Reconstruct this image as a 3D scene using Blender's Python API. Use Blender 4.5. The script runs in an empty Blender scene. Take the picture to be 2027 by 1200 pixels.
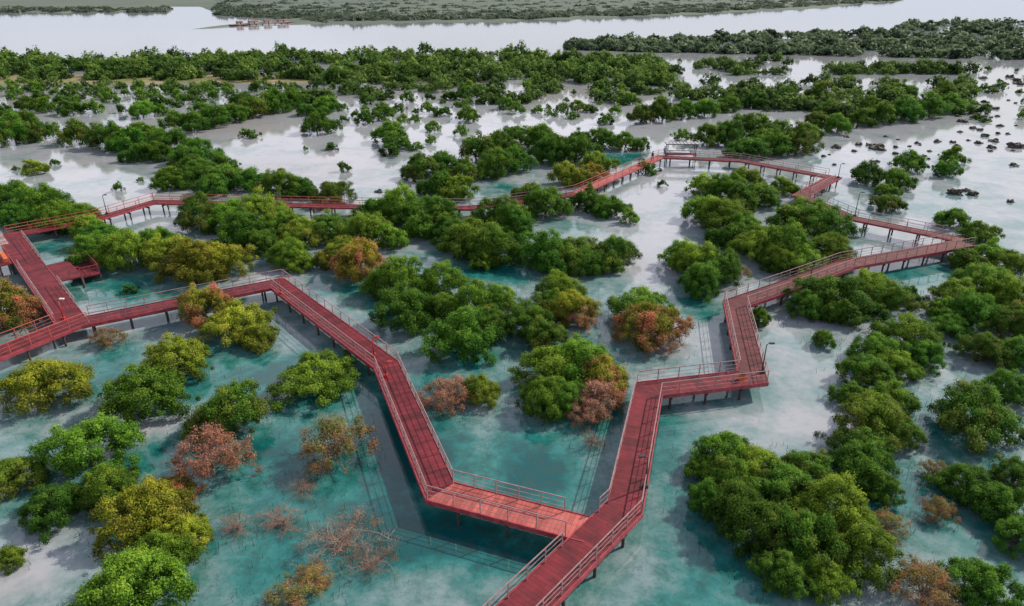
import bpy, math, random
import numpy as np
from mathutils import Vector, noise
R_=math.radians
random.seed(7); rng=np.random.default_rng(7)
scene=bpy.context.scene; COL=scene.collection
# ------------------------------------------------ camera
W0,H0,FPX=2027,1200,1370.0
PITCH=R_(25); CH=30.0
cs,sn=math.cos(PITCH),math.sin(PITCH)
cam=bpy.data.cameras.new('camera'); cam.sensor_width=36; cam.lens=36*FPX/W0; cam.clip_end=40000; cam.clip_start=.5
co=bpy.data.objects.new('camera',cam); COL.objects.link(co); co.location=(0,0,CH); co.rotation_euler=(R_(90)-PITCH,0,0); scene.camera=co
def at(x,y,z=0.0):
    v=(y-600)/FPX; drop=sn+v*cs; t=(CH-z)/drop
    return Vector(((x-W0/2)/FPX*t, t*(cs-v*sn), z))
def scale_at(y,z=0.0):
    v=(y-600)/FPX; return FPX*(sn+v*cs)/(CH-z)
# ------------------------------------------------ materials
def newmat(name):
    m=bpy.data.materials.new(name); m.use_nodes=True; nt=m.node_tree; nt.nodes.clear()
    out=nt.nodes.new('ShaderNodeOutputMaterial'); return m,nt,out
def N(nt,t,**k):
    n=nt.nodes.new(t)
    for a,b in k.items(): setattr(n,a,b)
    return n
def simple(name,c1,c2=None,scale=3,rough=.6,bump=0,metal=0,stripe=None):
    m,nt,out=newmat(name); L=nt.links
    p=N(nt,'ShaderNodeBsdfPrincipled'); p.inputs['Roughness'].default_value=rough; p.inputs['Metallic'].default_value=metal
    if stripe: p.inputs['Specular IOR Level'].default_value=.3
    tc=N(nt,'ShaderNodeTexCoord'); nz=N(nt,'ShaderNodeTexNoise'); nz.inputs['Scale'].default_value=scale; nz.inputs['Detail'].default_value=8; nz.inputs['Roughness'].default_value=.65
    L.new(tc.outputs['Object'],nz.inputs['Vector'])
    r=N(nt,'ShaderNodeValToRGB'); r.color_ramp.elements[0].position=.34; r.color_ramp.elements[1].position=.66
    r.color_ramp.elements[0].color=(*(c2 or [x*.6 for x in c1]),1); r.color_ramp.elements[1].color=(*c1,1)
    L.new(nz.outputs['Fac'],r.inputs['Fac']); col=r.outputs['Color']
    if stripe:
        br=N(nt,'ShaderNodeTexBrick'); br.inputs['Scale'].default_value=1; br.inputs['Brick Width'].default_value=4; br.inputs['Row Height'].default_value=stripe
        br.inputs['Mortar Size'].default_value=.01; br.inputs['Color1'].default_value=(1,1,1,1); br.inputs['Color2'].default_value=(.62,.6,.62,1); br.inputs['Mortar'].default_value=(.35,.3,.3,1)
        mp=N(nt,'ShaderNodeMapping'); mp.inputs['Rotation'].default_value=(0,0,R_(90)); mp.inputs['Location'].default_value=(0.02,1.9,0)
        L.new(tc.outputs['Object'],mp.inputs['Vector']); L.new(mp.outputs['Vector'],br.inputs['Vector'])
        mx=N(nt,'ShaderNodeMixRGB',blend_type='MULTIPLY'); mx.inputs['Fac'].default_value=1
        L.new(col,mx.inputs['Color1']); L.new(br.outputs['Color'],mx.inputs['Color2']); col=mx.outputs['Color']
    L.new(col,p.inputs['Base Color'])
    if bump:
        b=N(nt,'ShaderNodeBump'); b.inputs['Strength'].default_value=bump; L.new(nz.outputs['Fac'],b.inputs['Height']); L.new(b.outputs['Normal'],p.inputs['Normal'])
    L.new(p.outputs['BSDF'],out.inputs['Surface']); return m
M={}
M['deck']=simple('deck_boards',(.25,.028,.042),(.12,.02,.027),.9,.7,stripe=.3)
M['deckbrown']=simple('weathered_deck_boards',(.2,.05,.055),(.11,.035,.038),.9,.7,stripe=.3)
M['coral']=simple('sunlit_deck_boards',(.6,.17,.145),(.42,.095,.085),1.1,.5,stripe=.28)  # deck boards with the sun's reflection painted in as pale coral
M['fascia']=simple('fascia_red',(.4,.06,.08),(.18,.025,.035),2,.5)
M['pile']=simple('pile_wood',(.07,.04,.04),(.03,.022,.022),3,.8)
M['rail']=simple('rail_metal',(.42,.27,.27),(.22,.13,.135),2,.4)
M['railred']=simple('rail_red',(.5,.13,.09),(.35,.07,.05),2,.45)
M['redpaint']=simple('red_paint',(.5,.03,.02),(.35,.02,.015),2,.4)
M['dark']=simple('dark_metal',(.04,.04,.045),(.02,.02,.022),3,.5)
M['white']=simple('white_paint',(.6,.42,.4),(.34,.22,.21),2,.5,stripe=.3)
M['grey']=simple('grey_roof',(.42,.42,.44),(.3,.3,.32),2,.5)
M['lampw']=simple('lamp_glass',(.8,.78,.72),(.7,.68,.6),2,.2)
M['rock']=simple('wet_rock',(.06,.05,.04),(.025,.026,.02),2,.7,.5)
M['bark']=simple('mangrove_bark',(.15,.12,.09),(.08,.065,.05),4,.85)
M['twig']=simple('bare_twigs',(.34,.25,.21),(.19,.14,.12),1,.85)
M['hair']=simple('hair',(.02,.015,.012),None,2,.6)
M['orange']=simple('orange_plastic',(.75,.16,.03),None,2,.5)
M['wallw']=simple('shed_wall',(.4,.34,.33),None,.3,.7)
M['roofr']=simple('shed_roof',(.3,.16,.14),None,.3,.7)
def foliage(name):
    m,nt,out=newmat(name); L=nt.links
    oi=N(nt,'ShaderNodeObjectInfo'); at_=N(nt,'ShaderNodeAttribute',attribute_name='tone')
    tc=N(nt,'ShaderNodeTexCoord')
    nz=N(nt,'ShaderNodeTexNoise'); nz.inputs['Scale'].default_value=1.7; nz.inputs['Detail'].default_value=4
    L.new(tc.outputs['Object'],nz.inputs['Vector'])
    mr=N(nt,'ShaderNodeMapRange'); mr.inputs['From Min'].default_value=.42; mr.inputs['From Max'].default_value=.6
    L.new(nz.outputs['Fac'],mr.inputs['Value'])
    mul=N(nt,'ShaderNodeMath',operation='MULTIPLY'); L.new(mr.outputs[0],mul.inputs[0]); L.new(oi.outputs['Alpha'],mul.inputs[1])
    mx=N(nt,'ShaderNodeMixRGB'); L.new(mul.outputs[0],mx.inputs['Fac']); L.new(oi.outputs['Color'],mx.inputs['Color1']); mx.inputs['Color2'].default_value=(.42,.17,.08,1)
    hs=N(nt,'ShaderNodeHueSaturation'); hs.inputs['Saturation'].default_value=.96
    v=N(nt,'ShaderNodeMapRange'); v.inputs['To Min'].default_value=.22; v.inputs['To Max'].default_value=2.2; L.new(at_.outputs['Fac'],v.inputs['Value'])  # tone sets brightness, carrying the painted top light into leaf colour
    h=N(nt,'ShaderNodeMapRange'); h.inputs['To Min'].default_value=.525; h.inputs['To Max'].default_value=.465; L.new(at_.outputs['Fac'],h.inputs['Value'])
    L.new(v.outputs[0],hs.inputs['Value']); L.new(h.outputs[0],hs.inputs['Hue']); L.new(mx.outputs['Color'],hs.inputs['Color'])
    p=N(nt,'ShaderNodeBsdfPrincipled'); p.inputs['Roughness'].default_value=.6; p.inputs['Specular IOR Level'].default_value=.15
    t=N(nt,'ShaderNodeBsdfTranslucent'); ms=N(nt,'ShaderNodeMixShader'); ms.inputs['Fac'].default_value=.42
    L.new(hs.outputs['Color'],p.inputs['Base Color']); L.new(hs.outputs['Color'],t.inputs['Color'])
    L.new(p.outputs['BSDF'],ms.inputs[1]); L.new(t.outputs['BSDF'],ms.inputs[2]); L.new(ms.outputs[0],out.inputs['Surface']); return m
M['leaf']=foliage('mangrove_leaves')
# ------------------------------------------------ mesh helpers
def link(name,me,parent=None,mat=None):
    o=bpy.data.objects.new(name,me); COL.objects.link(o)
    if parent: o.parent=parent
    if mat and not me.materials: me.materials.append(mat)
    return o
def pymesh(name,V,F,mat,smooth=False):
    me=bpy.data.meshes.new(name); me.from_pydata([tuple(v) for v in V],[],[tuple(f) for f in F]); me.materials.append(mat)
    if smooth: me.polygons.foreach_set('use_smooth',[True]*len(me.polygons))
    me.update(); return me
class MB:
    def __init__(s): s.V=[]; s.F=[]
    def prism(s,q,z0,z1):
        b=len(s.V)
        for z in (z0,z1):
            for p in q: s.V.append((p[0],p[1],z))
        n=len(q)
        s.F.append(tuple(b+i for i in reversed(range(n)))); s.F.append(tuple(b+n+i for i in range(n)))
        for i in range(n): s.F.append((b+i,b+(i+1)%n,b+n+(i+1)%n,b+n+i))
        return s
    def box(s,c,d):
        x,y,z=c; a,b_,h=d[0]/2,d[1]/2,d[2]/2
        return s.prism([(x-a,y-b_),(x+a,y-b_),(x+a,y+b_),(x-a,y+b_)],z-h,z+h)
    def tube(s,pts,rad,n=6):
        b=len(s.V); pts=[Vector(p) for p in pts]
        for i,p in enumerate(pts):
            d=(pts[min(i+1,len(pts)-1)]-pts[max(i-1,0)]).normalized()
            u=d.cross(Vector((0,0,1)) if abs(d.z)<.9 else Vector((1,0,0))).normalized(); w=d.cross(u)
            r=rad[i] if isinstance(rad,(list,tuple)) else rad
            for k in range(n):
                a=2*math.pi*k/n; s.V.append(tuple(p+u*math.cos(a)*r+w*math.sin(a)*r))
        for i in range(len(pts)-1):
            for k in range(n):
                s.F.append((b+i*n+k,b+i*n+(k+1)%n,b+(i+1)*n+(k+1)%n,b+(i+1)*n+k))
        s.F.append(tuple(b+k for k in reversed(range(n)))); s.F.append(tuple(b+(len(pts)-1)*n+k for k in range(n)))
        return s
    def mesh(s,name,mat,smooth=False): return pymesh(name,s.V,s.F,mat,smooth)
def tag(o,label=None,cat=None,group=None,kind=None):
    if label: o['label']=label
    if cat: o['category']=cat
    if group: o['group']=group
    if kind: o['kind']=kind
def empty(name,loc,rz=0):
    o=bpy.data.objects.new(name,None); COL.objects.link(o); o.location=loc; o.rotation_euler=(0,0,rz); o.empty_display_size=.3; return o
# ------------------------------------------------ world + sun
SUN_AZ,SUN_EL=R_(62),R_(38)
w=bpy.data.worlds.new('World'); scene.world=w; w.use_nodes=True; nt=w.node_tree; nt.nodes.clear()
out=N(nt,'ShaderNodeOutputWorld'); bg=N(nt,'ShaderNodeBackground'); sky=N(nt,'ShaderNodeTexSky',sky_type='NISHITA')
sky.sun_disc=False; sky.sun_elevation=SUN_EL; sky.sun_rotation=SUN_AZ; sky.dust_density=2.0; sky.air_density=1.2
bg.inputs['Strength'].default_value=.085
tc=N(nt,'ShaderNodeTexCoord'); mp=N(nt,'ShaderNodeMapping'); mp.inputs['Scale'].default_value=(1,1,3.2)
nz=N(nt,'ShaderNodeTexNoise'); nz.inputs['Scale'].default_value=2.6; nz.inputs['Detail'].default_value=8; nz.inputs['Roughness'].default_value=.58
rp=N(nt,'ShaderNodeValToRGB'); rp.color_ramp.elements[0].position=.34; rp.color_ramp.elements[1].position=.58
rp.color_ramp.elements[0].color=(.4,.4,.4,1); rp.color_ramp.elements[1].color=(.97,.97,.97,1)
mx=N(nt,'ShaderNodeMixRGB')
L=nt.links; L.new(tc.outputs['Generated'],mp.inputs['Vector']); L.new(mp.outputs['Vector'],nz.inputs['Vector']); L.new(nz.outputs['Fac'],rp.inputs['Fac'])
sp=N(nt,'ShaderNodeSeparateXYZ'); L.new(tc.outputs['Generated'],sp.inputs[0])
fo=N(nt,'ShaderNodeMapRange'); fo.inputs['From Min'].default_value=.35; fo.inputs['From Max'].default_value=.85; fo.inputs['To Min'].default_value=1; fo.inputs['To Max'].default_value=.1; L.new(sp.outputs['Z'],fo.inputs['Value'])
hz=N(nt,'ShaderNodeMapRange'); hz.inputs['From Min'].default_value=.04; hz.inputs['From Max'].default_value=.2; L.new(sp.outputs['Z'],hz.inputs['Value'])
cc=N(nt,'ShaderNodeMixRGB'); cc.inputs['Color1'].default_value=(7.6,8.2,9.4,1); cc.inputs['Color2'].default_value=(14.2,13.9,15.6,1); L.new(hz.outputs[0],cc.inputs['Fac']); L.new(cc.outputs['Color'],mx.inputs['Color2'])
ih=N(nt,'ShaderNodeMath',operation='SUBTRACT'); ih.inputs[0].default_value=1; L.new(hz.outputs[0],ih.inputs[1])
ml=N(nt,'ShaderNodeMath',operation='MULTIPLY'); L.new(rp.outputs['Color'],ml.inputs[0]); L.new(fo.outputs[0],ml.inputs[1])
mxx=N(nt,'ShaderNodeMath',operation='MAXIMUM'); L.new(ml.outputs[0],mxx.inputs[0]); L.new(ih.outputs[0],mxx.inputs[1])
L.new(mxx.outputs[0],mx.inputs['Fac']); L.new(sky.outputs['Color'],mx.inputs['Color1']); L.new(mx.outputs['Color'],bg.inputs['Color']); L.new(bg.outputs[0],out.inputs['Surface'])
sl=bpy.data.lights.new('sun','SUN'); sl.energy=4.6; sl.angle=R_(.8); sl.color=(1,.9,.74)
so=bpy.data.objects.new('sun',sl); COL.objects.link(so); so.location=(60,60,80)
sd=Vector((math.cos(SUN_EL)*math.sin(SUN_AZ),math.cos(SUN_EL)*math.cos(SUN_AZ),math.sin(SUN_EL)))
so.rotation_euler=(-sd).to_track_quat('-Z','Y').to_euler()
scene.view_settings.view_transform='Standard'; scene.view_settings.look='None'; scene.view_settings.exposure=0
# ------------------------------------------------ water
teal_blobs=[(100,500,110,28,.6),(230,600,150,22,.6),(1230,320,60,18,.9),(990,375,60,14,.7),(1370,605,80,16,.6),(1000,880,150,60,.4),(1060,940,130,60,.35),
(620,940,110,70,.35),(540,880,90,50,.4),(500,730,130,50,.45),(200,720,90,40,.4),(790,900,70,150,.5),(850,1060,170,50,.45),(1010,1100,160,60,.3),(1400,790,100,16,.5),(1330,960,60,120,.25),(1500,1160,200,60,.3),
(950,530,70,22,.5),(700,590,120,40,.3),(1760,545,130,22,.5),(300,890,120,30,.3),(1290,830,90,60,.25),(1900,860,120,120,.3),(1780,1000,80,100,.3),(250,560,160,25,.5),(580,1050,200,90,.1),(1120,640,500,140,.15),(500,900,700,260,.2),
(1600,640,140,60,-.4),(1620,830,120,70,-.35),(1280,520,60,80,-.35),(1300,400,80,60,-.3),(60,1120,110,50,-.5),(290,850,90,18,-.5),(640,640,80,40,-.2),(1460,850,100,50,-.2),(740,1160,200,50,-.15),(930,930,40,30,-.2),(160,790,60,20,-.2),(1380,700,60,50,-.25)]
TB=[]
for (x,y,rx,ry,s) in teal_blobs:
    c=at(x,y); TB.append((c.x,c.y,rx/scale_at(y),abs(at(x,y-ry).y-c.y),s))
MBs=[]
for (x,y,rx,ry,s) in [(90,190,160,30,.7),(300,400,140,18,.5),(470,255,120,25,.6),(170,330,120,25,.4),(560,330,160,30,.4),(1180,190,160,20,.5),(700,310,60,50,.4),(1600,120,200,14,.3),(30,1160,90,40,.6),(800,180,300,20,.4)]:
    c=at(x,y); MBs.append((c.x,c.y,rx/scale_at(y),abs(at(x,y-ry).y-c.y),s))
NR,NC=430,260
Ds=5*np.exp(np.linspace(0,math.log(9000/5),NR)); Ts=np.linspace(-1.5,1.5,NC)
YY,TT=np.meshgrid(Ds,Ts,indexing='ij'); XX=YY*TT
teal=np.zeros_like(XX); mud=np.zeros_like(XX)
wx=np.array([noise.noise(Vector((x*.12,y*.12,0))) for x,y in zip(XX.ravel(),YY.ravel())]).reshape(XX.shape)
wy=np.array([noise.noise(Vector((x*.12,y*.12,9))) for x,y in zip(XX.ravel(),YY.ravel())]).reshape(XX.shape)
A_=np.minimum(6,YY*.07); X2=XX+wx*A_; Y2=YY+wy*A_
for (cx,cy,rx,ry,s) in TB: teal+=s*np.exp(-((X2-cx)/rx)**2-((Y2-cy)/ry)**2)
for (cx,cy,rx,ry,s) in MBs: mud+=s*np.exp(-((X2-cx)/rx)**2-((Y2-cy)/ry)**2)
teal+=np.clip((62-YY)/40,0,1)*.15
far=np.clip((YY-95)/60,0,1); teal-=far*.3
V=np.stack([XX,YY,np.zeros_like(XX)],-1).reshape(-1,3)
idx=np.arange(NR*NC).reshape(NR,NC); F=np.stack([idx[:-1,:-1],idx[:-1,1:],idx[1:,1:],idx[1:,:-1]],-1).reshape(-1,4)
me=bpy.data.meshes.new('water'); me.from_pydata(V.tolist(),[],F.tolist())
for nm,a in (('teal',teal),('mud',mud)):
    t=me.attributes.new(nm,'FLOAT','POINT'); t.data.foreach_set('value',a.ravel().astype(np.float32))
m,nt,out=newmat('tidal_water'); L=nt.links
ta=N(nt,'ShaderNodeAttribute',attribute_name='teal'); ma=N(nt,'ShaderNodeAttribute',attribute_name='mud'); tc=N(nt,'ShaderNodeTexCoord')
def noi(scale,detail=6,rough=.6,dist=0):
    n=N(nt,'ShaderNodeTexNoise'); n.inputs['Scale'].default_value=scale; n.inputs['Detail'].default_value=detail; n.inputs['Roughness'].default_value=rough; n.inputs['Distortion'].default_value=dist
    L.new(tc.outputs['Object'],n.inputs['Vector']); return n
def mth(op,a,b,c=None):
    n=N(nt,'ShaderNodeMath',operation=op)
    for i,x in enumerate((a,b,c)):
        if x is None: continue
        if isinstance(x,(int,float)): n.inputs[i].default_value=x
        else: L.new(x,n.inputs[i])
    return n.outputs[0]
n1=noi(.13,7,.58,.4); n2=noi(.7,8,.7,.2); n4=noi(3.2,6,.7,.2)
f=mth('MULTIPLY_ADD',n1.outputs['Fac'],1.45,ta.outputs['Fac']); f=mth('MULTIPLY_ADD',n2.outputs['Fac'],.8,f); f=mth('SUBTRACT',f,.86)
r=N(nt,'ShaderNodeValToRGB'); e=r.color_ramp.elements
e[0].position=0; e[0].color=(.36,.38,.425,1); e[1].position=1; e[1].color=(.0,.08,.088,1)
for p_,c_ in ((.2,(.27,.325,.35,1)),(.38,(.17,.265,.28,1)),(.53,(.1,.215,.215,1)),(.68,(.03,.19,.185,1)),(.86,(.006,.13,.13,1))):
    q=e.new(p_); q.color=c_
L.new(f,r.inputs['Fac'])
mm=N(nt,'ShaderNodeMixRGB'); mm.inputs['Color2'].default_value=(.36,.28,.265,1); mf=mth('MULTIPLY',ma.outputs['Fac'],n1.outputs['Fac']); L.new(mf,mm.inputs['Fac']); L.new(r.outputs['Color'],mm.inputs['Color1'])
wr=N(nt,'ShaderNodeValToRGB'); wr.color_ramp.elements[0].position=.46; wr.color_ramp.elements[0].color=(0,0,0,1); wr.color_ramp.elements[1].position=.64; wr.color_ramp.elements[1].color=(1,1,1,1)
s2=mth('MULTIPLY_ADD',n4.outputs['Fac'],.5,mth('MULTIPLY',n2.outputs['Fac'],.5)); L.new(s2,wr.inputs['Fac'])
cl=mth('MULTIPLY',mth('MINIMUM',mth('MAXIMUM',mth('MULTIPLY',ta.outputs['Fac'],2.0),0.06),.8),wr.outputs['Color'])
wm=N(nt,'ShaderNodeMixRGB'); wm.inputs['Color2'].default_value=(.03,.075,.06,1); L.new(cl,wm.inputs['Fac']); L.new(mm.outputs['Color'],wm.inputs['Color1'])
p=N(nt,'ShaderNodeBsdfPrincipled'); p.inputs['IOR'].default_value=1.62; p.inputs['Roughness'].default_value=.045
L.new(wm.outputs['Color'],p.inputs['Base Color'])
b=N(nt,'ShaderNodeBump'); b.inputs['Strength'].default_value=.13; b.inputs['Distance'].default_value=.05; nb=noi(1.6,4,.6); L.new(nb.outputs['Fac'],b.inputs['Height']); L.new(b.outputs['Normal'],p.inputs['Normal'])
L.new(p.outputs['BSDF'],out.inputs['Surface'])
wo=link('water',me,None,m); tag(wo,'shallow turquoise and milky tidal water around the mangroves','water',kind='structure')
sb=MB(); sb.prism([(-20000,-3000),(20000,-3000),(20000,20000),(-20000,20000)],-3,-.4)
o=link('seabed',sb.mesh('seabed',simple('seabed_mud',(.2,.26,.26),None,.1,.8))); tag(o,'pale sea floor under the tidal water','sea floor',kind='structure')
# ------------------------------------------------ sand flats
sandm=simple('sand_flat',(.34,.26,.14),(.08,.12,.03),.09,.9)
def flat(pts,label,name='sandbank',mat=sandm,z=.06):
    P=[at(x,y) for x,y in pts]; c=sum(P,Vector())/len(P); V=[(c.x,c.y,z*3)]
    Q=[]
    for i in range(len(P)):
        a,b=P[i],P[(i+1)%len(P)]
        for k in range(6):
            q=a.lerp(b,k/6); d=(q-c); n=noise.noise(Vector((q.x*.06,q.y*.06,3)))*.12; Q.append(c+d*(1+n))
    n=len(Q)
    for s,zz in ((.55,z*3),(.95,z),(1,-.1)):
        for q in Q: u=c+(q-c)*s; V.append((u.x,u.y,zz))
    F=[(0,1+i,1+(i+1)%n) for i in range(n)]
    for k in range(2):
        for i in range(n): F.append((1+k*n+i,1+(k+1)*n+i,1+(k+1)*n+(i+1)%n,1+k*n+(i+1)%n))
    o=link(name,pymesh(name,V,F,mat)); tag(o,label,'ground',kind='structure'); return o
flat([(-200,168),(200,168),(500,166),(800,163),(1000,162),(1000,152),(700,148),(300,146),(-200,150)],'sandy strip in front of the far mangrove belt')
# ------------------------------------------------ leaves / crowns
def leaf_arrays(P,Nn,size,r):
    n=len(P); rv=r.normal(size=(n,3)); t=np.cross(Nn,rv); t/=np.linalg.norm(t,axis=1)[:,None]+1e-9; b=np.cross(Nn,t)
    s=(size*r.uniform(.6,1.4,n))[:,None]
    V=np.stack([P+t*s,P+b*s*.5,P-t*s,P-b*s*.5],1).reshape(-1,3); return V
def leaf_mesh(name,P,Nn,size,tone,r):
    Nn=Nn/(np.linalg.norm(Nn,axis=1)[:,None]+1e-9); V=leaf_arrays(P,Nn,size,r); n=len(P)
    me=bpy.data.meshes.new(name); me.vertices.add(4*n); me.vertices.foreach_set('co',V.ravel().astype(np.float32))
    me.loops.add(4*n); me.loops.foreach_set('vertex_index',np.arange(4*n,dtype=np.int32))
    me.polygons.add(n); me.polygons.foreach_set('loop_start',np.arange(0,4*n,4,dtype=np.int32)); me.polygons.foreach_set('loop_total',np.full(n,4,dtype=np.int32))
    me.update(calc_edges=True)
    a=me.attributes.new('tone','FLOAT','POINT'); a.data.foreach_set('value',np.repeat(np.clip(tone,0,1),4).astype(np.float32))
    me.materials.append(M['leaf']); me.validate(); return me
def crown_points(r,nl,nleaf,lob=(.15,.33),sparse=False,fuzz=1.0):
    rho=np.sqrt(r.uniform(0,1,nl)); ph=r.uniform(0,2*np.pi,nl); k=r.uniform(0,6.28,3)
    out=.78*(1+.17*np.sin(2*ph+k[0])+.13*np.sin(3*ph+k[1])+.1*np.sin(5*ph+k[2]))*r.uniform(.83,1.2,nl)
    nb_=5; bc=r.uniform(-.6,.6,(nb_,2)); bh=r.uniform(.5,1.15,nb_)
    C=np.stack([rho*np.cos(ph)*out,rho*np.sin(ph)*out,np.zeros(nl)],-1)
    dd=((C[:,None,:2]-bc[None])**2).sum(-1); topz=(bh[None]*np.exp(-dd/.18)).max(1)
    dome=np.sqrt(np.clip(1-rho**2*.9,0,1))
    ztop=.12+.42*dome+.36*topz*dome
    C[:,2]=ztop*np.where(r.uniform(0,1,nl)<.35,r.uniform(.25,.8,nl),r.uniform(.84,1.16,nl))
    rad=r.uniform(lob[0],lob[1],nl); lt=r.uniform(0,1,nl)**1.3
    wgt=rad**2; li=r.choice(nl,size=nleaf,p=wgt/wgt.sum())
    d=r.normal(size=(nleaf,3)); d[:,2]+=.4; outw=C[li]-np.array([0,0,.2]); d+=outw*.9; d/=np.linalg.norm(d,axis=1)[:,None]
    rr=rad[li]*np.clip(r.normal(.9,.25*fuzz,nleaf),.15,2.0)
    if sparse: rr=rad[li]*r.uniform(.2,1.5,nleaf)
    P=C[li]+d*rr[:,None]*np.array([1,1,.9]); P[:,2]=np.where(P[:,2]<.03,r.uniform(.03,.12,nleaf),P[:,2])
    Nn=d+r.normal(size=(nleaf,3))*.55+np.array([0,0,.35])
    tone=lt[li]*.36+r.uniform(0,.22,nleaf)+.52*np.clip((P[:,2]-.15)/.8,0,1)*np.clip(rr/rad[li]*(.4+.6*d[:,2])-.1,0,1)  # random leaf tone plus painted light: high outward leaves brighter, low inner ones darker
    return P,Nn,tone,C,rad
def limb(mb,a,b,r0,r1,r,bend=.12,n=5,seg=4):
    a=np.array(a,float); b=np.array(b,float); L_=np.linalg.norm(b-a); off=r.normal(size=3)*bend*L_
    pts=[];rad=[]
    for i in range(seg+1):
        t=i/seg; pts.append(tuple(a+(b-a)*t+off*math.sin(math.pi*t))); rad.append(r0+(r1-r0)*t)
    mb.tube(pts,rad,n)
def trunk_mesh(r,C,nlimb,mat='bark',twigs=0):
    mb=MB(); limb(mb,(0,0,-.15),(r.normal()*.04,r.normal()*.04,.3),.05,.03,r)
    idx_=r.choice(len(C),min(nlimb,len(C)),replace=False); th=.6 if twigs else 1
    for i in idx_:
        s=(r.normal()*.03,r.normal()*.03,r.uniform(.05,.3)); limb(mb,s,C[i],.02*th,.007*th,r)
    for k in range(twigs):
        i=idx_[k%len(idx_)]; s=C[i]*r.uniform(.35,.95); d=r.normal(size=3); d[2]=abs(d[2])*.8+.2; d/=np.linalg.norm(d)
        e_=s+d*r.uniform(.1,.28); limb(mb,s,e_,.004,.002,r,.15,3,2)
        for j in range(3):
            d2=d+r.normal(size=3)*.6; d2/=np.linalg.norm(d2); limb(mb,s+(e_-s)*r.uniform(.4,.9),e_+d2*r.uniform(.05,.14),.0028,.0013,r,.1,3,2)
    return mb.mesh('trunk',M[mat],True)
PR={'near':[],'mid':[],'far':[],'sparse':[],'bare':[]}
for i in range(8):
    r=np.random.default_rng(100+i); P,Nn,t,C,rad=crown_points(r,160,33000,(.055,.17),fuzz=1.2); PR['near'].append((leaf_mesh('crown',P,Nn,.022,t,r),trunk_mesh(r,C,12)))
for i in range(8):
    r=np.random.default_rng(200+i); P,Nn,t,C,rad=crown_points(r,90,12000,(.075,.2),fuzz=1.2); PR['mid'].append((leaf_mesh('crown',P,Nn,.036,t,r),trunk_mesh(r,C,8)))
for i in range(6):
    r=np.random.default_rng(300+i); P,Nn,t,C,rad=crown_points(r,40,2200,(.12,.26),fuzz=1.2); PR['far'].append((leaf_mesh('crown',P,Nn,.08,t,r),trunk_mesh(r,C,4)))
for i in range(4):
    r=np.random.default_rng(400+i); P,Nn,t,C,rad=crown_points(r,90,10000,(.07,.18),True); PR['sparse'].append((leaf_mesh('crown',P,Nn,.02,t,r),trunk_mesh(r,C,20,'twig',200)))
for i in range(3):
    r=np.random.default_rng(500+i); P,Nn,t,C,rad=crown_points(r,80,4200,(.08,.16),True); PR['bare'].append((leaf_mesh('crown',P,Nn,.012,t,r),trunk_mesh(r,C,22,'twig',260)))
KC={'g':((.06,.165,.011),0,'dark green'),'m':((.105,.22,.013),0,'bright green'),'y':((.18,.255,.014),.12,'yellow-green'),'o':((.18,.21,.018),.9,'orange-tinged'),
    'r':((.2,.2,.05),.7,'thin brownish'),'b':((.3,.2,.14),.6,'bare pinkish'),'p':((.36,.19,.12),.7,'pinkish brown'),'l':((.07,.17,.02),0,'small green')}
def tree(x,y,wpx,kind='g',ratio=1.2,label=None,group=None):
    z=1.2
    for _ in range(3):
        S=wpx/2/scale_at(y,z); z=.42*S*ratio
    p=at(x,y,z); p.z=0
    if label is None: return p,S*1.05
    if kind=='b': cl='bare'
    elif kind in 'rp': cl='sparse'
    elif wpx>=88: cl='near'
    elif wpx>=40: cl='mid'
    else: cl='far'
    cm,tm=random.choice(PR[cl])
    rt=empty('mangrove_tree',p,random.uniform(0,6.28)); k=random.uniform(1.0,1.12)
    rt.scale=(S*k,S*k*random.uniform(.9,1.08),S*ratio*random.uniform(.85,1.1))
    t=link('trunk',tm,rt); c=link('crown',cm,rt)
    col,al,_=KC[kind]; j=random.uniform(.74,1.25); c.color=(col[0]*j*random.uniform(.8,1.25),col[1]*j,col[2]*j,al if al else random.choice([0,0,0,.15]))
    tag(rt,label,'tree',group); return rt
ORD=['first','second','third','fourth','fifth','sixth','seventh','eighth','ninth','tenth','eleventh','twelfth','thirteenth','fourteenth','fifteenth','sixteenth','seventeenth','eighteenth','nineteenth']
def ordw(i):
    if i<19: return ORD[i]
    tens=['twentieth','thirtieth','fortieth','fiftieth','sixtieth','seventieth','eightieth','ninetieth'][(i+1)//10-2]; tt=['twenty','thirty','forty','fifty','sixty','seventy','eighty','ninety'][(i+1)//10-2]
    return tens if (i+1)%10==0 else tt+'-'+ORD[(i+1)%10-1]
SPOTS=[]; ALL=[]
def clump(phrase,trees):
    ts=sorted(trees,key=lambda t:(t[0],t[1])); n=len(ts)
    for i,t in enumerate(ts):
        x,y,w_=t[:3]; k=t[3] if len(t)>3 else 'g'; ra=t[4] if len(t)>4 else (1.05 if y>650 and x<800 else 1.15)
        pos='leftmost' if i==0 else ('rightmost' if i==n-1 else ordw(i)+' from left')
        lab='%s mangrove, %s in %s'%(KC[k][2],pos,phrase) if n>1 else '%s mangrove %s'%(KC[k][2],phrase)
        ALL.append((x,y,w_,k,ra,lab)); SPOTS.append((x,y,w_))
clump('the group below the left walkway corner',[(85,755,185,'y'),(350,705,150,'y'),(215,668,70,'r'),(290,780,172,'m',.9),(455,812,165,'m')])
clump('at the left edge beside the hut',[(12,612,135,'o')])
clump('the dense bottom left corner clump',[(175,885,190,'m'),(20,940,125,'m'),(100,1000,135,'g'),(215,970,130,'m'),(285,1020,170,'y'),(370,1060,120,'y'),(260,1165,220,'m'),(15,1105,70,'m'),(330,970,110,'o'),(310,1105,150,'m')])
clump('beneath the yellow trees left of centre',[(415,905,180,'p')])
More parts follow.
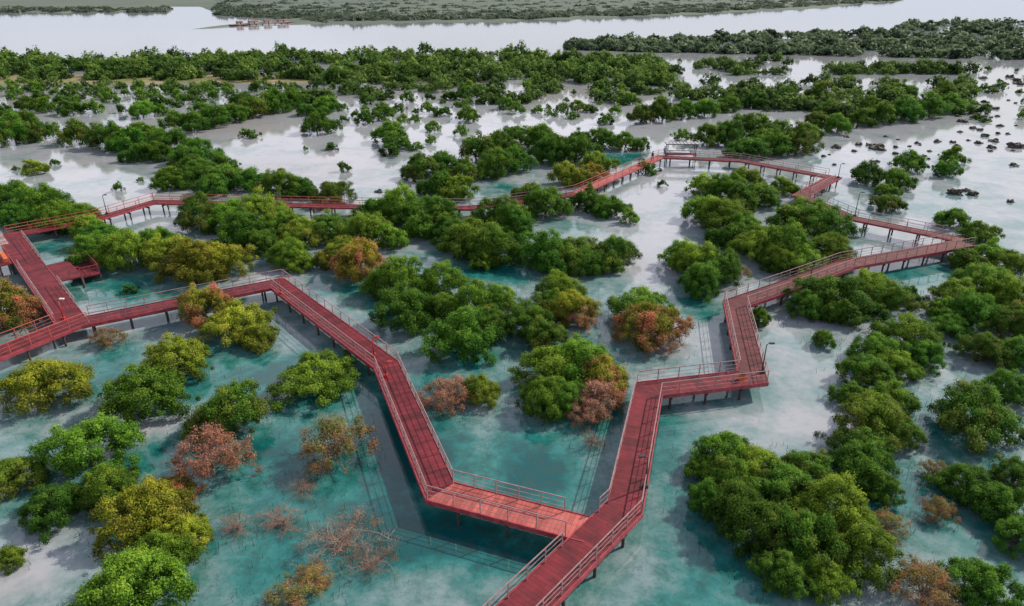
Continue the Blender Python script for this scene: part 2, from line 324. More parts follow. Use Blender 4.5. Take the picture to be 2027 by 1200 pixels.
clump('the clump overlapping the left walkway',[(405,612,125,'o'),(470,635,130,'y'),(515,665,85,'y')])
clump('beside the red lamp corner',[(630,740,170,'m',.85)])
clump('the thin foreground bushes in turquoise water',[(665,870,180,'r'),(670,1062,210,'b',.5),(575,1180,120,'r'),(730,1110,130,'b',.5),(470,1040,90,'b',.6),(600,960,90,'b',.5),(620,1140,90,'r',.7),(560,1030,110,'b',.45)])
clump('the group inside the big walkway bend',[(875,782,110,'p'),(900,770,80,'p'),(950,772,90,'y'),(1090,725,140,'m'),(1140,715,160,'m'),(1190,750,120,'o'),(1185,785,125,'p'),(1160,815,90,'p'),(1075,790,120,'m'),(1120,785,110,'g'),(1170,868,60,'b')])
clump('the pair left of the right walkway',[(1270,605,130,'m'),(1288,648,150,'o',.9),(1300,672,110,'p',.8)])
clump('the dark central clump above the bend',[(785,550,130,'m'),(870,560,120,'m'),(800,610,140,'g'),(880,605,110,'g'),(945,600,120,'m'),(990,592,90,'m'),(915,660,160,'g'),(1045,635,110,'g'),(975,640,100,'g'),(1080,665,100,'g')])
clump('the pointed group right of the central clump',[(1110,570,95,'m',1.5),(1135,610,110,'y'),(1090,600,90,'g'),(1150,625,85,'p')])
clump('the clump between central clump and channel',[(1075,500,120,'g'),(1130,500,120,'g'),(1160,520,90,'g'),(1215,500,100,'g'),(1205,520,70,'m'),(1035,495,60,'r')])
clump('the sunlit clump above the left walkway',[(190,492,110,'m'),(245,500,120,'m'),(330,500,130,'y'),(390,515,140,'y'),(440,512,130,'y'),(305,482,100,'m'),(200,465,90,'g')])
clump('alone in the left lagoon',[(255,573,30,'m')])
clump('the orange-tipped group mid left',[(570,500,100,'m'),(595,515,70,'m'),(680,500,90,'y'),(710,520,125,'o'),(650,510,70,'y')])
clump('the clump below the long straight walkway',[(395,425,110,'g'),(455,428,110,'m'),(520,425,120,'m'),(480,462,120,'g'),(555,440,90,'m'),(600,455,110,'m'),(655,450,100,'g'),(720,455,110,'m'),(770,468,80,'m'),(520,480,90,'g')])
clump('the mound right of the long walkway',[(735,420,80,'g'),(795,408,120,'m'),(845,420,120,'g'),(875,440,80,'g'),(830,450,80,'g')])
clump('the wide centre group under the long walkway',[(900,455,100,'g'),(935,470,130,'m'),(985,435,120,'g'),(1020,450,100,'g'),(975,490,110,'g'),(955,515,60,'m'),(1015,420,80,'m')])
clump('the group touching the coral walkway end',[(1050,385,80,'g'),(1080,400,110,'g'),(1160,398,70,'g'),(1205,405,80,'g'),(1245,432,42,'g'),(1190,415,50,'g')])
clump('the clump left of the zigzag walkway',[(1350,505,90,'m'),(1385,520,110,'m'),(1425,530,110,'g'),(1390,555,110,'g'),(1455,540,65,'r')])
clump('the large clump inside the right loop',[(1395,415,90,'m'),(1435,430,110,'m'),(1480,455,110,'g'),(1500,485,110,'m'),(1560,490,120,'m'),(1600,430,110,'g'),(1640,445,100,'g'),(1640,490,110,'m'),(1540,515,90,'m'),(1595,515,100,'m'),(1660,505,60,'r'),(1450,470,80,'g'),(1560,440,80,'g')])
clump('the clump behind the right loop',[(1400,365,80,'m'),(1445,370,90,'m'),(1475,358,90,'m'),(1510,388,80,'g'),(1550,370,60,'m'),(1470,395,80,'g')])
clump('the group below the right walkway',[(1640,585,140,'g'),(1600,605,90,'g'),(1725,565,110,'m'),(1700,605,80,'g'),(1765,590,90,'m'),(1660,620,80,'g'),(1800,585,50,'m')])
clump('standing alone in pale water right of the zigzag',[(1632,672,48,'g',1.3)])
clump('against the zigzag walkway',[(1502,628,50,'g',1.4)])
clump('the tall right-hand column of trees',[(1740,690,110,'g'),(1800,660,120,'m'),(1830,700,90,'g'),(1715,735,110,'g'),(1770,720,100,'m'),(1765,790,110,'m'),(1735,830,150,'m'),(1710,880,120,'g'),(1785,860,90,'g'),(1690,780,80,'g')])
clump('the big bottom right clump',[(1430,900,140,'m'),(1490,920,140,'m'),(1550,960,150,'g'),(1410,990,110,'g'),(1480,1030,170,'g'),(1600,930,120,'g'),(1650,1010,180,'m'),(1700,920,150,'g'),(1740,960,100,'g'),(1590,1070,180,'g'),(1700,1080,160,'m'),(1640,1140,120,'m'),(1550,1130,120,'g'),(1450,960,130,'g'),(1760,1040,90,'r'),(1400,930,80,'m')])
clump('the separate pair at the right edge',[(1930,815,190,'g'),(1990,770,100,'g')])
clump('the dim group in the bottom right corner',[(1910,955,120,'g'),(1985,1000,130,'g'),(2010,940,90,'g'),(2015,1060,100,'g'),(1830,1160,140,'r'),(1950,1160,140,'g'),(1860,1010,80,'r'),(1850,930,70,'r')])
clump('the right edge grove beyond the walkway',[(1895,580,110,'m'),(1955,560,120,'m'),(2005,590,120,'m'),(1930,620,120,'g'),(1885,640,90,'g'),(2010,640,110,'g'),(1955,500,80,'m'),(1915,515,70,'g'),(2005,520,90,'m'),(1950,690,100,'g'),(2010,700,90,'g'),(1870,610,70,'m')])
clump('the scattered trees right of the loop',[(1885,430,75,'g'),(1930,460,70,'m'),(1760,400,65,'g'),(1775,358,70,'g'),(1718,345,65,'g'),(1800,320,68,'g'),(1885,310,50,'g'),(1872,335,55,'g'),(1755,375,50,'g'),(1960,465,50,'m')])
clump('the pair above the long straight walkway',[(600,375,60,'g'),(660,380,95,'g')])
clump('the long dark clump at upper left',[(155,265,75,'g'),(215,270,90,'g'),(285,262,80,'g'),(275,303,60,'g'),(335,285,90,'g'),(390,300,90,'g'),(440,325,70,'g'),(345,350,80,'g'),(395,335,100,'g'),(450,350,80,'g'),(500,355,80,'g'),(555,365,90,'g'),(330,360,60,'g'),(420,365,80,'g'),(310,300,70,'g'),(250,280,80,'g'),(370,320,70,'g'),(590,375,60,'g')])
clump('the loose trees at upper left edge',[(25,262,90,'g'),(65,262,70,'g'),(68,332,52,'m'),(110,321,20,'m'),(235,373,25,'m'),(45,240,60,'g'),(105,262,40,'g'),(30,334,14,'l'),(278,355,16,'l')])
clump('the left edge clump above the hut',[(25,395,100,'g'),(85,405,110,'g'),(145,425,100,'m'),(35,430,90,'g'),(105,435,90,'g'),(175,450,70,'m')])
clump('the curved row at upper centre left',[(350,240,60,'g'),(385,242,70,'g'),(425,232,70,'g'),(465,222,70,'g'),(500,212,75,'g'),(545,205,70,'g'),(580,198,60,'g')])
clump('the separate trees in the bright upper channel',[(642,207,62,'g'),(630,246,70,'g'),(657,290,28,'g'),(680,333,30,'m'),(605,295,12,'l'),(490,263,38,'g'),(770,265,72,'m'),(770,298,42,'m'),(852,278,26,'g'),(855,250,38,'m'),(873,222,32,'g'),(758,220,60,'g'),(913,261,32,'g'),(822,222,14,'l'),(920,205,22,'g'),(800,285,40,'g'),(825,290,30,'g')])
clump('the clump left of the centre island',[(840,335,80,'g'),(880,325,80,'g'),(920,340,70,'g'),(870,368,80,'g'),(905,375,80,'m'),(830,320,60,'g')])
clump('the centre island of dark trees',[(945,295,80,'g'),(985,290,80,'g'),(980,325,90,'g'),(1020,320,80,'g'),(1010,300,70,'g')])
clump('the clump left of the coral walkway',[(1030,265,80,'g'),(1075,275,80,'g'),(1090,300,90,'g'),(1140,300,90,'g'),(1180,325,70,'m'),(1120,348,80,'y'),(1165,345,70,'o'),(1150,275,60,'g'),(1195,275,70,'g'),(1240,282,60,'g'),(1265,285,40,'g')])
clump('the trees behind the roofed shelter',[(1350,268,38,'g'),(1400,272,60,'g'),(1440,262,90,'g'),(1490,250,80,'g'),(1480,292,80,'g'),(1530,285,80,'g'),(1580,280,90,'g'),(1540,255,80,'g'),(1600,262,60,'g'),(1510,270,70,'g')])
clump('small and alone near the coral walkway',[(1310,362,20,'l',1.8)])
clump('under the coral walkway end',[(1280,337,42,'g',.7)])
clump('the upper right band above the loop',[(1270,228,60,'g'),(1310,222,70,'g'),(1350,218,60,'g'),(1395,215,60,'g'),(1620,240,60,'g'),(1660,248,60,'g'),(1700,235,60,'g'),(1740,228,70,'g'),(1790,222,70,'g'),(1840,210,80,'g'),(1890,205,70,'g'),(1640,215,50,'g'),(1720,210,60,'g'),(1440,205,60,'g'),(1500,198,60,'g'),(1560,192,60,'g'),(1620,190,60,'g'),(1870,185,60,'g'),(1790,185,60,'g')])
def inpoly_random(n,fn,ws,mind=.5,kind=None):
    out_=[];tries=0
    while len(out_)<n and tries<n*60:
        tries+=1; x,y=fn(); w_=random.uniform(*ws)*(.6+.4*(y-150)/80)
        if all((abs(x-a)/(w_+b)*2)**2+(abs(y-c)*2.4/(w_+b)*2)**2>mind for a,c,b,_ in out_): out_.append((x,y,w_,kind or random.choice('gggm')))
    return out_
clump('the loose rows before the far left belt',inpoly_random(50,lambda:(random.uniform(0,620),random.uniform(168,225)),(22,60),.6))
clump('the loose rows before the far central belt',inpoly_random(52,lambda:(random.uniform(650,1250),random.uniform(168,240)),(16,54),.6))
clump('the small bushes off the upper right shore',inpoly_random(22,lambda:(random.uniform(1925,2040),random.uniform(135,240)),(16,34),.5,'g'))
ALL.sort(key=lambda t:-t[2]); REST=[]
for t in ALL[:297]: tree(*t[:5],t[5],'mangrove trees standing in the tidal water')
for t in ALL[297:]: REST.append(tree(*t[:5]))
print('TREES',len(ALL))
def forest(name,pts_px,leaves,size,color,label,Sr=(2.2,4.2),hr=1.15,seed=1,lob=(.13,.28),world=None,tv=.3):
    r=np.random.default_rng(seed); Ps=[];Ns=[];Ts_=[];sz=[]
    protos=[crown_points(np.random.default_rng(900+i),30,leaves,lob,fuzz=1.1)[:3] for i in range(6)]
    for q_ in (world or pts_px):
        if world: c,S=q_
        else: c=at(*q_); S=r.uniform(0,1)**1.5*(Sr[1]-Sr[0])+Sr[0]
        P,Nn,t=protos[r.integers(6)]; a=r.uniform(0,6.28); ca,sa=math.cos(a),math.sin(a)
        Q=P*np.array([S,S,S*hr*r.uniform(.8,1.3)]); Q=np.stack([Q[:,0]*ca-Q[:,1]*sa+c.x,Q[:,0]*sa+Q[:,1]*ca+c.y,Q[:,2]],-1)
        Nr=np.stack([Nn[:,0]*ca-Nn[:,1]*sa,Nn[:,0]*sa+Nn[:,1]*ca,Nn[:,2]],-1)
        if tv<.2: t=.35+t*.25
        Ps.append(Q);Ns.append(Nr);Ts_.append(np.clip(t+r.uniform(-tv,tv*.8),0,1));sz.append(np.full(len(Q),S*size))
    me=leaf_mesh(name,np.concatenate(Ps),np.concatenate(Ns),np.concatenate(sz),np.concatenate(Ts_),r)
    o=link(name,me); o.color=(*color,0); tag(o,label,'forest',kind='stuff'); return o
forest('scattered_small_mangroves',None,1500,.085,(.075,.18,.015),'many small scattered mangroves in the bright upper channels',world=REST,hr=1.1,seed=8)
U=random.uniform
def interp(x,xs,ys): return float(np.interp(x,xs,ys))
pts=[]
for _ in range(1500):
    x=U(-250,1320); top=interp(x,[-250,0,250,330,700,1000,1320],[122,120,122,112,106,105,118]); bot=interp(x,[-250,400,700,1000,1320],[160,160,166,174,170]); y=top+4+(bot-top-4)*random.random()
    if noise.noise(Vector((x*.016,y*.12,1)))>.1+(.25 if y<top+12 else 0): continue
    pts.append((x,y))
forest('far_mangrove_belt',pts,480,.12,(.08,.165,.024),'dense green belt of distant mangroves along the open water',(1.5,4.5),1.05,1)
pts=[]
for _ in range(460):
    x=U(600,1450); y=U(165,205)
    if noise.noise(Vector((x*.018,y*.12,5)))>.12: pts.append((x,y))
for _ in range(150):
    x=U(0,640); y=U(168,205)
    if noise.noise(Vector((x*.018,y*.12,15)))>.1: pts.append((x,y))
for _ in range(520):
    x=U(1430,1930); y=interp(x,[1430,1700,1930],[175,160,170])+U(0,1)*interp(x,[1430,1700,1930],[40,75,55])
    if noise.noise(Vector((x*.014,y*.1,8)))>.08: pts.append((x,y))
for _ in range(110): pts.append((U(1640,1920),U(136,148)))
for _ in range(120):
    x=U(1260,1560);y=U(120,150)
    if noise.noise(Vector((x*.02,y*.09,3)))>0: pts.append((x,y))
forest('loose_mangrove_thicket',pts,480,.12,(.075,.15,.026),'distant loose thickets of mangrove between bright channels',(1.1,3.5),1.0,2)
pts=[]
for _ in range(1300):
    x=U(1130,2350); top=interp(x,[1130,1400,1700,1850,2350],[92,80,62,45,44]); bot=interp(x,[1130,1300,1500,2027,2350],[98,104,108,118,118]); y=U(top,bot)
    if noise.noise(Vector((x*.01,y*.1,11)))>.12: continue
    pts.append((x,y))
forest('far_right_mangrove_belt',pts,190,.2,(.105,.16,.085),'hazy distant mangrove belt at the upper right shore',(2.2,5.5),.8,3)  # distance haze painted in as a paler, greyer green
m_shore=simple('far_shore_scrub',(.11,.145,.11),(.08,.105,.085),.012,.95)  # greyed base colour stands in for atmospheric haze
def shore(pts,label,z=2.0):
    return flat(pts,label,'far_shore',m_shore,z)
shore([(400,56),(560,45),(640,49),(1000,43),(1300,33),(1560,20),(1800,2),(1500,-6),(900,-14),(420,-10),(360,8),(420,26),(640,34),(560,42)],'long low dark peninsula across the water',.8)
shore([(-300,22),(100,26),(250,24),(330,14),(500,10),(700,-8),(300,-14),(-300,4)],'low dark shore in the far left distance',.8)
pts=[]
for _ in range(2600):
    x=U(430,1780); bot=interp(x,[430,560,640,1000,1300,1560,1800],[30,38,45,40,30,17,0]); y=bot-(bot+12)*random.random()**1.3
    pts.append((x,y))
for _ in range(260): pts.append((U(-250,330),U(17,25)))
forest('distant_shore_scrub',pts,60,.34,(.1,.135,.095),'grey green scrub covering the distant shore',(2.5,8),.4,4,tv=.12)  # scrub colour desaturated to imitate haze over the distance
mb=MB(); rr=random.Random(5)
centers=[(x,y,w_) for x,y,w_ in SPOTS if y>560]
for _ in range(3200):
    x,y,w_=rr.choice(centers); a=rr.uniform(0,6.28); q=w_*rr.uniform(.45,.95); c=at(x+q*math.cos(a),min(1300,y+w_*.12+q*.5*math.sin(a)))
    h=rr.uniform(.12,.5)
    mb.tube([(c.x,c.y,-.05),(c.x+rr.uniform(-.12,.12),c.y+rr.uniform(-.12,.12),h)],[.018,.008],3)
o=link('aerial_roots',mb.mesh('aerial_roots',M['bark'])); tag(o,'thin mangrove roots poking out of the shallows','mangrove roots',kind='stuff')
# ------------------------------------------------ boardwalk
DW=2.0; DZ=1.4
postm={}
def postmesh(mat):
    if mat not in postm: postm[mat]=MB().box((0,0,.535),(.055,.055,1.07)).mesh('post',M[mat])
    return postm[mat]
pilem=MB().tube([(0,0,-1),(0,0,1.12)],.1,8).mesh('pile',M['pile'],True)
def rail_line(root,a,b,z,mat,spacing,endpost=True,h=1.05):
    a=Vector((a[0],a[1],0));b=Vector((b[0],b[1],0)); d=b-a; Ln=d.length
    if Ln<.3: return
    ang=math.atan2(d.y,d.x); u=d.normalized(); n=Vector((-u.y,u.x,0))
    mb=MB()
    for zz,th in ((h,.055),(h*.66,.026),(h*.33,.026)):
        q=[a-n*th/2,b-n*th/2,b+n*th/2,a+n*th/2]; mb.prism(q,z+zz-th/2,z+zz+th/2)
    r_=link('railing',mb.mesh('railing',M[mat]),root)
    k=max(1,round(Ln/spacing))
    for i in range(k+1 if endpost else k):
        p_=a+d*(i/k); o=link('post',postmesh(mat),r_); o.location=(p_.x,p_.y,z); o.rotation_euler=(0,0,ang)
def chain(px,labels,dz=0,width=DW,mats=None,rails=None,railmats=None,ext=(0,0),spacing=None,world=None,fh=.28):
    P=world or [at(x,y,DZ) for x,y in px]; P=[Vector((p.x,p.y)) for p in P]
    if ext[0]: P[0]=P[0]-(P[1]-P[0]).normalized()*ext[0]
    if ext[1]: P[-1]=P[-1]+(P[-1]-P[-2]).normalized()*ext[1]
    n=len(P)
    def off(i,d):
        if i==0: u=(P[1]-P[0]).normalized(); m_=Vector((-u.y,u.x)); return P[0]+m_*d
        if i==n-1: u=(P[-1]-P[-2]).normalized(); m_=Vector((-u.y,u.x)); return P[-1]+m_*d
        u=(P[i]-P[i-1]).normalized(); v=(P[i+1]-P[i]).normalized(); a=Vector((-u.y,u.x)); b=Vector((-v.y,v.x)); m_=(a+b).normalized(); return P[i]+m_*(d/max(.35,m_.dot(a)))
    z=DZ+dz; hw=width/2
    for i in range(n-1):
        mid=(P[i]+P[i+1])/2; d=P[i+1]-P[i]; ang=math.atan2(d.y,d.x); ca,sa=math.cos(-ang),math.sin(-ang)
        root=empty('boardwalk_section',(mid.x,mid.y,0),ang)
        def loc(p): q=p-mid; return (q.x*ca-q.y*sa,q.x*sa+q.y*ca)
        mat=(mats or {}).get(i,'deck')
        dk=MB().prism([loc(off(i,-hw)),loc(off(i+1,-hw)),loc(off(i+1,hw)),loc(off(i,hw))],z-.1,z)
        link('deck',dk.mesh('deck',M[mat]),root)
        for s in (-1,1):
            q=[loc(off(i,s*(hw+.004))),loc(off(i+1,s*(hw+.004))),loc(off(i+1,s*(hw+.08))),loc(off(i,s*(hw+.08)))]
            if s<0: q.reverse()
            link('fascia',MB().prism(q,z-fh,z+.05).mesh('fascia',M['fascia']),root)
            q=[loc(off(i,s*(hw-.5))),loc(off(i+1,s*(hw-.5))),loc(off(i+1,s*(hw-.36))),loc(off(i,s*(hw-.36)))]
            if s<0: q.reverse()
            link('beam',MB().prism(q,z-.32,z-.105).mesh('beam',M['pile']),root)
            keep=(rails or {}).get((i,s),[(0,1)]); rm=(railmats or {}).get(i,'rail')
            A=Vector(loc(off(i,s*(hw-.06)))); B=Vector(loc(off(i+1,s*(hw-.06))))
            for (t0,t1) in keep: rail_line(root,A.lerp(B,t0),A.lerp(B,t1),z,rm,spacing or 1.6,endpost=(t1<1 or i==n-2))
        k=max(1,int(d.length/2.8))
        for j in range(k):
            xx=-d.length/2+(j+.5)*d.length/k
            link('crossbeam',MB().box((xx,0,z-.4),(.14,width+.1,.14)).mesh('crossbeam',M['pile']),root)
            for s in (-1,1):
                o=link('pile',pilem,root); o.location=(xx,s*(hw-.15),dz)
        tag(root,labels[i],'boardwalk','red boardwalk sections over the water')
A0=at(1040,1200,DZ); A1=at(1236,1006,DZ); dA=(A1-A0); A00=A0-dA.normalized()*14
J=at(1165,1048,DZ); LA=(A1-A00).length; tJ=(J-A00).dot(dA.normalized())/LA; g=1.9/LA
w1=[A00,A1]+[at(x,y,DZ) for x,y in [(1284,770),(1490,746),(1455,601),(1560,565),(1675,523),(1912,481)]]
chain(None,['nearest red boardwalk section, running off the bottom edge','steep red boardwalk section rising from the foreground fork','short level boardwalk section left of the orange bin','short boardwalk section with dark lamp at its lower end','boardwalk section starting at the top of the zigzag on the right','middle boardwalk section of the long right-hand diagonal','far boardwalk section reaching the sharp right-hand tip'],
 world=w1,width=2.1,mats={3:'deckbrown',4:'deckbrown',5:'deckbrown',6:'deckbrown'},rails={(0,1):[(0,tJ-g),(tJ+g*.95,1)],(6,1):[(0,.93)]})
DB={i:'deckbrown' for i in range(9)}
chain([(1900,474),(1690,432),(1585,387)],['boardwalk section leading back from the sharp right-hand tip','boardwalk section between the right lamp and the small zigzag'],dz=-.012,width=1.7,mats=DB,fh=.2,ext=(.3,1.0),rails={(0,1):[(.12,1)],(0,-1):[(.2,1)],(1,1):[(0,.85)],(1,-1):[(0,.85)]},spacing=2.2)
chain([(1585,387),(1650,351)],['short boardwalk section joining two hairpins on the right'],dz=-.024,width=1.9,fh=.2,ext=(1,1),rails={(0,1):[(.22,.85)],(0,-1):[(.15,.8)]},spacing=2.2)
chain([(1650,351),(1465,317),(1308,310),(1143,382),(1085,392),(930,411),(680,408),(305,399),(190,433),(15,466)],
 ['boardwalk section between the hairpin and the shelter','boardwalk section in front of the grey-roofed shelter','sunlit coral boardwalk section with people, descending from the shelter','short boardwalk section hidden among trees below the coral one','boardwalk section partly hidden behind the central trees','boardwalk section behind the mound of mangroves at centre','long straight distant boardwalk section with a red lamp','boardwalk section sloping down at the left end of the straight','boardwalk section passing behind the left hut'],
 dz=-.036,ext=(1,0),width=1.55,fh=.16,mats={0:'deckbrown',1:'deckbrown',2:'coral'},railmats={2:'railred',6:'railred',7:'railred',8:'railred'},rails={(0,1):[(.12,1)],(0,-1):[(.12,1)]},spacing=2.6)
chain([(15,462),(143,640),(-80,728)],['wide dark red boardwalk section beside the left hut','boardwalk section with salmon rails at the left edge'],width=2.4,railmats={1:'railred'},mats={},rails={(0,1):[(.1,.4),(.66,.88)],(0,-1):[(.45,1)]})
O0=at(143,640,DZ); LO=(at(360,597,DZ)-O0).length
lr=1.4/LO
RJ0=at(872,972,DZ); LR=(J-RJ0).length
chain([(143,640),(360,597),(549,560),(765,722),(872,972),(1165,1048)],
 ['boardwalk section starting at the left junction lamp','boardwalk section partly covered by orange-tinged trees','boardwalk section descending from the upper red post','long boardwalk section descending from the red lamp at mid picture','sunlit coral boardwalk section joining the foreground fork'],
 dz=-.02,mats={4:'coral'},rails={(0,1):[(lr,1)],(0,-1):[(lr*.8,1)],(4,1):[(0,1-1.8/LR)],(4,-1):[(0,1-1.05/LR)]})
def platform(name,c,size,z,ang,label,cat,mat='deck',railsides=(0,1,2,3)):
    rt=empty(name,(c.x,c.y,0),ang); a,b=size[0]/2,size[1]/2
    link('deck',MB().box((0,0,z-.06),(size[0],size[1],.12)).mesh('deck',M[mat]),rt)
    cr=[(-a+.08,-b+.08),(a-.08,-b+.08),(a-.08,b-.08),(-a+.08,b-.08)]
    for i in railsides: rail_line(rt,cr[i],cr[(i+1)%4],z,'fascia',1.1)
    for q in cr:
        o=link('pile',pilem,rt); o.location=(q[0],q[1],z-1.22)
    tag(rt,label,cat); return rt
dM=(at(143,640,DZ)-at(15,462,DZ)); angM=math.atan2(dM.y,dM.x)
uM=Vector((math.cos(angM),math.sin(angM),0)); nM=Vector((-uM.y,uM.x,0))
bM=at(15,462,DZ).lerp(at(143,640,DZ),.55); bM.z=0
platform('landing_platform',bM+nM*(1.2+.09+1.1),(6.2,2.2),1.37,angM,'wide dark red side deck attached to the left boardwalk','platform',railsides=(1,))
platform('landing_platform',bM+nM*(1.2+.09+2.2+.05+.95)-uM*.5,(5.2,1.9),.85,angM,'lower stepped landing with dark railings beyond the side deck','platform',railsides=(1,2,3))
def shelter(c,ang,size,z,h,label,roofm,frame='railred',name='shelter'):
    rt=empty(name,(c.x,c.y,0),ang); a,b=size[0]/2,size[1]/2
    link('deck',MB().box((0,0,z-.06),(size[0],size[1],.12)).mesh('deck',M['deck']),rt)
    for sx in (-1,1):
        for sy in (-1,1):
            o=link('pile',pilem,rt); o.location=(sx*(a-.2),sy*(b-.2),z-1.22)
            link('post',MB().box((sx*(a-.25),sy*(b-.25),z+h/2),(.12,.12,h)).mesh('post',M[frame]),rt)
    mb=MB(); k=9
    for i in range(k):
        x0=-a-.15+i*(size[0]+.3)/k; mb.box((x0+(size[0]+.3)/k/2,0,z+h+.2),((size[0]+.3)/k-.16,size[1]+.3,.06))
    link('roof_slats',mb.mesh('roof_slats',M[roofm]),rt)
    fr=MB()
    for sy in (-1,1): fr.box((0,sy*(b-.25),z+h+.08),(size[0]+.3,.14,.16))
    link('roof_frame',fr.mesh('roof_frame',M[frame]),rt)
    be=MB().box((0,b-.5,z+.45),(size[0]-1,.4,.06))
    for s in (-1,1): be.box((s*(a-.9),b-.5,z+.21),(.08,.36,.42))
    link('bench',be.mesh('bench',M['orange' if frame=='railred' else 'dark']),rt)
    tag(rt,label,'shelter'); return rt
hb=at(15,462,DZ).lerp(at(143,640,DZ),.3); hb.z=0
shelter(hb-nM*(1.2+.09+.75),angM,(4.2,1.5),DZ-.03,2.1,'slatted red-framed hut on the left boardwalk at the photo edge','white')
shelter(at(1352,309,DZ)+Vector((0,1.9,0)),0,(5.6,1.7),DZ-.02,1.75,'small low grey-roofed open shelter beside the far boardwalk','grey','dark')
def lamp(x,y,mat,h,label,off=(0,0),arm=1,head='dark'):
    p=at(x,y,DZ); rt=empty('lamp_post',(p.x+off[0],p.y+off[1],DZ-.02))
    link('base',MB().box((0,0,.12),(.3,.3,.24)).mesh('base',M[mat]),rt)
    link('pole',MB().tube([(0,0,.2),(0,0,h)],[.06,.04],8).mesh('pole',M[mat],True),rt)
    link('arm',MB().tube([(0,0,h-.05),(arm*.15,0,h+.08),(arm*.35,0,h+.1)],.03,6).mesh('arm',M[mat],True),rt)
    hd=link('lamp_head',MB().prism([(arm*.4-.2,-.12),(arm*.4+.2,-.08),(arm*.4+.2,.08),(arm*.4-.2,.12)],h+.06,h+.16).mesh('lamp_head',M[head]),rt)
    link('lens',MB().box((arm*.4,0,h+.045),(.28,.14,.024)).mesh('lens',M['lampw']),hd)
    tag(rt,label,'lamp post','lamp posts along the boardwalk')
lamp(740,704,'redpaint',1.7,'red lamp post at the bend in the middle walkway',head='redpaint')
lamp(764,746,'redpaint',1.3,'shorter red lamp post just below the bend lamp',head='redpaint')
lamp(556,582,'redpaint',1.6,'red lamp post at the top corner of the left walkway',head='redpaint')
lamp(126,632,'redpaint',2.0,'white-headed red lamp post at the left junction',head='lampw')
lamp(516,404,'redpaint',2.6,'small red lamp post on the long distant straight walkway',head='redpaint')
lamp(212,424,'dark',2.6,'thin dark lamp post at the far left walkway slope')
lamp(1508,738,'dark',2.6,'dark lamp post at the lower zigzag corner on the right')
lamp(1277,965,'dark',2.3,'dark lamp post on the steep foreground section',arm=-1)
lamp(1603,556,'dark',1.7,'dark lamp post on the right-hand diagonal walkway')
lamp(1692,428,'dark',3.2,'tall thin lamp post near the far right bend')
lamp(1659,352,'dark',2.2,'dark lamp post at the small far hairpin')
lamp(1266,324,'dark',2.6,'dark lamp post beside the coral walkway')
p=at(1467,752,DZ); rt=empty('litter_bin',(p.x,p.y,DZ)); link('body',MB().prism([(-.2,-.16),(.2,-.16),(.2,.16),(-.2,.16)],0,.55).mesh('body',M['orange']),rt)
link('lid',MB().prism([(-.23,-.18),(.23,-.18),(.23,.18),(-.23,.18)],.555,.62).mesh('lid',M['dark']),rt); tag(rt,'small orange litter bin at the right zigzag corner','litter bin')
# ------------------------------------------------ people
def clothes(c):
    m,nt,out=newmat('clothes'); tc=N(nt,'ShaderNodeTexCoord'); sp=N(nt,'ShaderNodeSeparateXYZ'); r=N(nt,'ShaderNodeValToRGB'); r.color_ramp.interpolation='CONSTANT'
    e=r.color_ramp.elements; e[0].position=0; e[0].color=(.03,.03,.05,1); e[1].position=.5; e[1].color=(*c,1); q=e.new(.745); q.color=(.35,.2,.13,1)
    dv=N(nt,'ShaderNodeMath',operation='DIVIDE'); dv.inputs[1].default_value=2; p=N(nt,'ShaderNodeBsdfPrincipled'); L=nt.links
    L.new(tc.outputs['Object'],sp.inputs[0]); L.new(sp.outputs['Z'],dv.inputs[0]); L.new(dv.outputs[0],r.inputs['Fac']); L.new(r.outputs['Color'],p.inputs['Base Color']); L.new(p.outputs[0],out.inputs[0]); return m
def person(x,y,shirt,label,rz):
    p=at(x,y,DZ); rt=empty('person',(p.x,p.y,DZ-.03),rz)
    V=[(0,0,.92),(0,0,1.15),(0,0,1.38),(0,0,1.5),(0,.01,1.64),(0,.01,1.72),(.1,0,.88),(.11,.12,.48),(.12,.06,.06),(.12,.2,.03),(-.1,0,.88),(-.11,-.08,.48),(-.12,-.2,.08),(-.12,-.06,.03),
       (.19,0,1.38),(.25,-.05,1.1),(.26,.08,.85),(-.19,0,1.38),(-.25,.08,1.1),(-.26,.2,.88)]
    E=[(0,1),(1,2),(2,3),(3,4),(4,5),(0,6),(6,7),(7,8),(8,9),(0,10),(10,11),(11,12),(12,13),(2,14),(14,15),(15,16),(2,17),(17,18),(18,19)]
    Rd=[.14,.13,.14,.055,.1,.07,.09,.065,.045,.035,.09,.065,.045,.035,.06,.045,.03,.06,.045,.03]
    me=bpy.data.meshes.new('body'); me.from_pydata(V,E,[]); ob=link('body',me,rt)
    md=ob.modifiers.new('skin','SKIN')
    for i,sv in enumerate(me.skin_vertices[0].data): sv.radius=(Rd[i],Rd[i]*.8 if i<3 else Rd[i]); sv.use_root=(i==0)
    s2=ob.modifiers.new('sub','SUBSURF'); s2.levels=1; s2.render_levels=1
    me.materials.append(clothes(shirt))
    link('hair',MB().tube([(0,-.02,1.66),(0,-.02,1.76),(0,-.01,1.81)],[.108,.1,.04],8).mesh('hair',M['hair'],True),rt)
    tag(rt,label,'person')
person(1291,319,(.03,.03,.04),'person in dark clothes walking near the top of the coral walkway',2.4)
person(1274,326,(.5,.5,.52),'person in light shirt walking down the coral walkway',2.4)
person(1315,309,(.05,.06,.15),'person in navy top standing where the coral walkway meets the shelter',0)
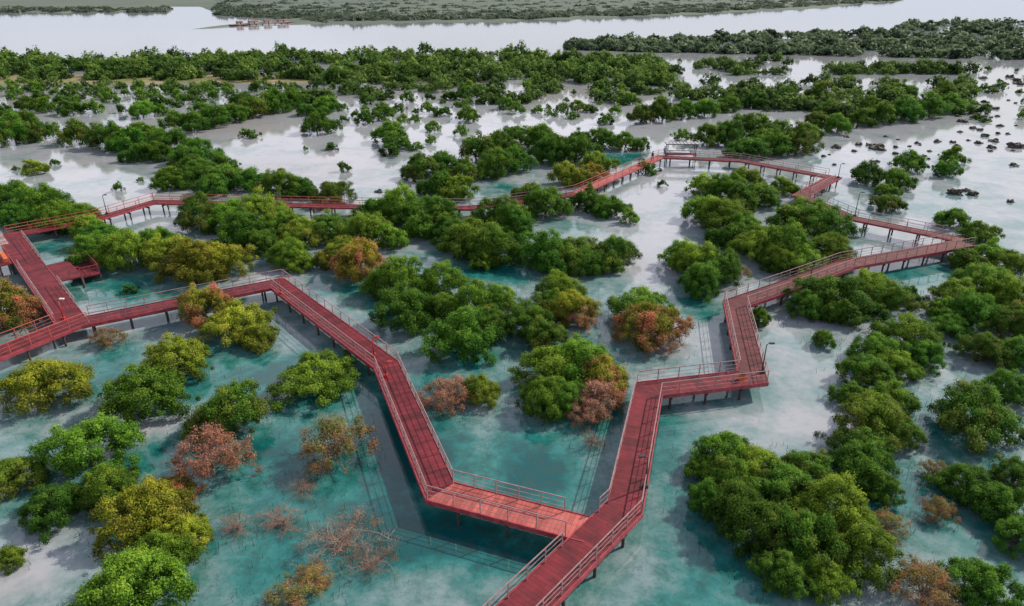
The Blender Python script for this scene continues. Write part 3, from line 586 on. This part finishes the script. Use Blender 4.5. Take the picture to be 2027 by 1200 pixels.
# ------------------------------------------------ rocks
def rock_mesh(seed):
    r=random.Random(seed); V=[];F=[]; n,k=22,9
    for j in range(k):
        el=j/(k-1)*math.pi/2
        for i in range(n):
            a=2*math.pi*i/n; d=Vector((math.cos(a)*math.cos(el),math.sin(a)*math.cos(el),math.sin(el))); s=1+.7*noise.noise(d*1.6+Vector((seed*3.1,0,0)))+.35*noise.noise(d*5+Vector((seed*3.1,7,0))); V.append((d.x*s,d.y*s,d.z*s*.7-.08))
    for j in range(k-1):
        for i in range(n): F.append((j*n+i,j*n+(i+1)%n,(j+1)*n+(i+1)%n,(j+1)*n+i))
    return pymesh('rock',V,F,M['rock'])
RM=[rock_mesh(i) for i in range(6)]
rocks=[(1738,295,26),(1655,293,18),(1700,287,14),(1772,305,12),(1815,284,11),(1855,280,12),(1890,384,28),(1925,386,22),(1950,270,14),(1968,280,16),(1940,258,12),(2008,292,26),(2000,400,14),(2006,328,15),(1720,288,14),(1900,262,10),(1980,250,12),(1975,265,10),(1630,310,10),(1910,378,14),(1960,300,9),(1840,300,9),(1690,300,10),(1935,235,10),(750,380,14),(810,370,10),(1880,300,9)]
for _ in range(40):
    rocks.append((U(1880,2050),U(150,300),U(6,17)))
for _ in range(14):
    rocks.append((U(1640,1900),U(268,330),U(6,11)))
rocks.sort()
for i,(x,y,w_) in enumerate(rocks):
    o=link('rock',RM[i%6]); p=at(x,y); S=w_/2/scale_at(y); o.location=p; o.scale=(S,S*1.1,S*1.0); o.rotation_euler=(0,0,U(0,6))
    tag(o,'dark wet rock in the pale water, %s rock from the left'%ordw(i),'rock','rocks scattered in the open water')
# ------------------------------------------------ far pier and sheds
pa,pb=at(455,52),at(580,46); d=pb-pa
rt=empty('pier',((pa+pb)/2),math.atan2(d.y,d.x)); Lp=d.length
link('deck',MB().box((0,0,.9),(Lp,5,.35)).mesh('deck',M['roofr']),rt)
for i in range(9):
    o=link('pile',MB().tube([(0,0,-1),(0,0,.7)],.4,6).mesh('pile',M['pile']),rt); o.location=(-Lp/2+5+i*(Lp-10)/8,0,0)
tag(rt,'long thin reddish pier at the tip of the distant peninsula','pier')
for i,(x,y,w_,nm) in enumerate([(475,51,4,'leftmost'),(502,50,7,'second from left'),(530,48.5,5,'third from left'),(560,47,8,'rightmost')]):
    p=at(x,y); rt=empty('shed',(p.x,p.y,1.08),math.atan2(d.y,d.x))
    link('wall',MB().box((0,0,.8),(w_,3,1.6)).mesh('wall',M['wallw']),rt)
    h=w_/2+.3; V=[(-h,-1.8,1.61),(h,-1.8,1.61),(h,1.8,1.61),(-h,1.8,1.61),(-h,0,2.2),(h,0,2.2)]
    link('roof',pymesh('roof',V,[(0,1,5,4),(2,3,4,5),(0,4,3),(1,2,5),(3,2,1,0)],M['roofr']),rt)
    link('door',MB().box((0,-1.53,.7),(.9,.05,1.4)).mesh('door',M['dark']),rt)
    tag(rt,'small pale shed with red roof, %s on the distant pier'%nm,'shed')
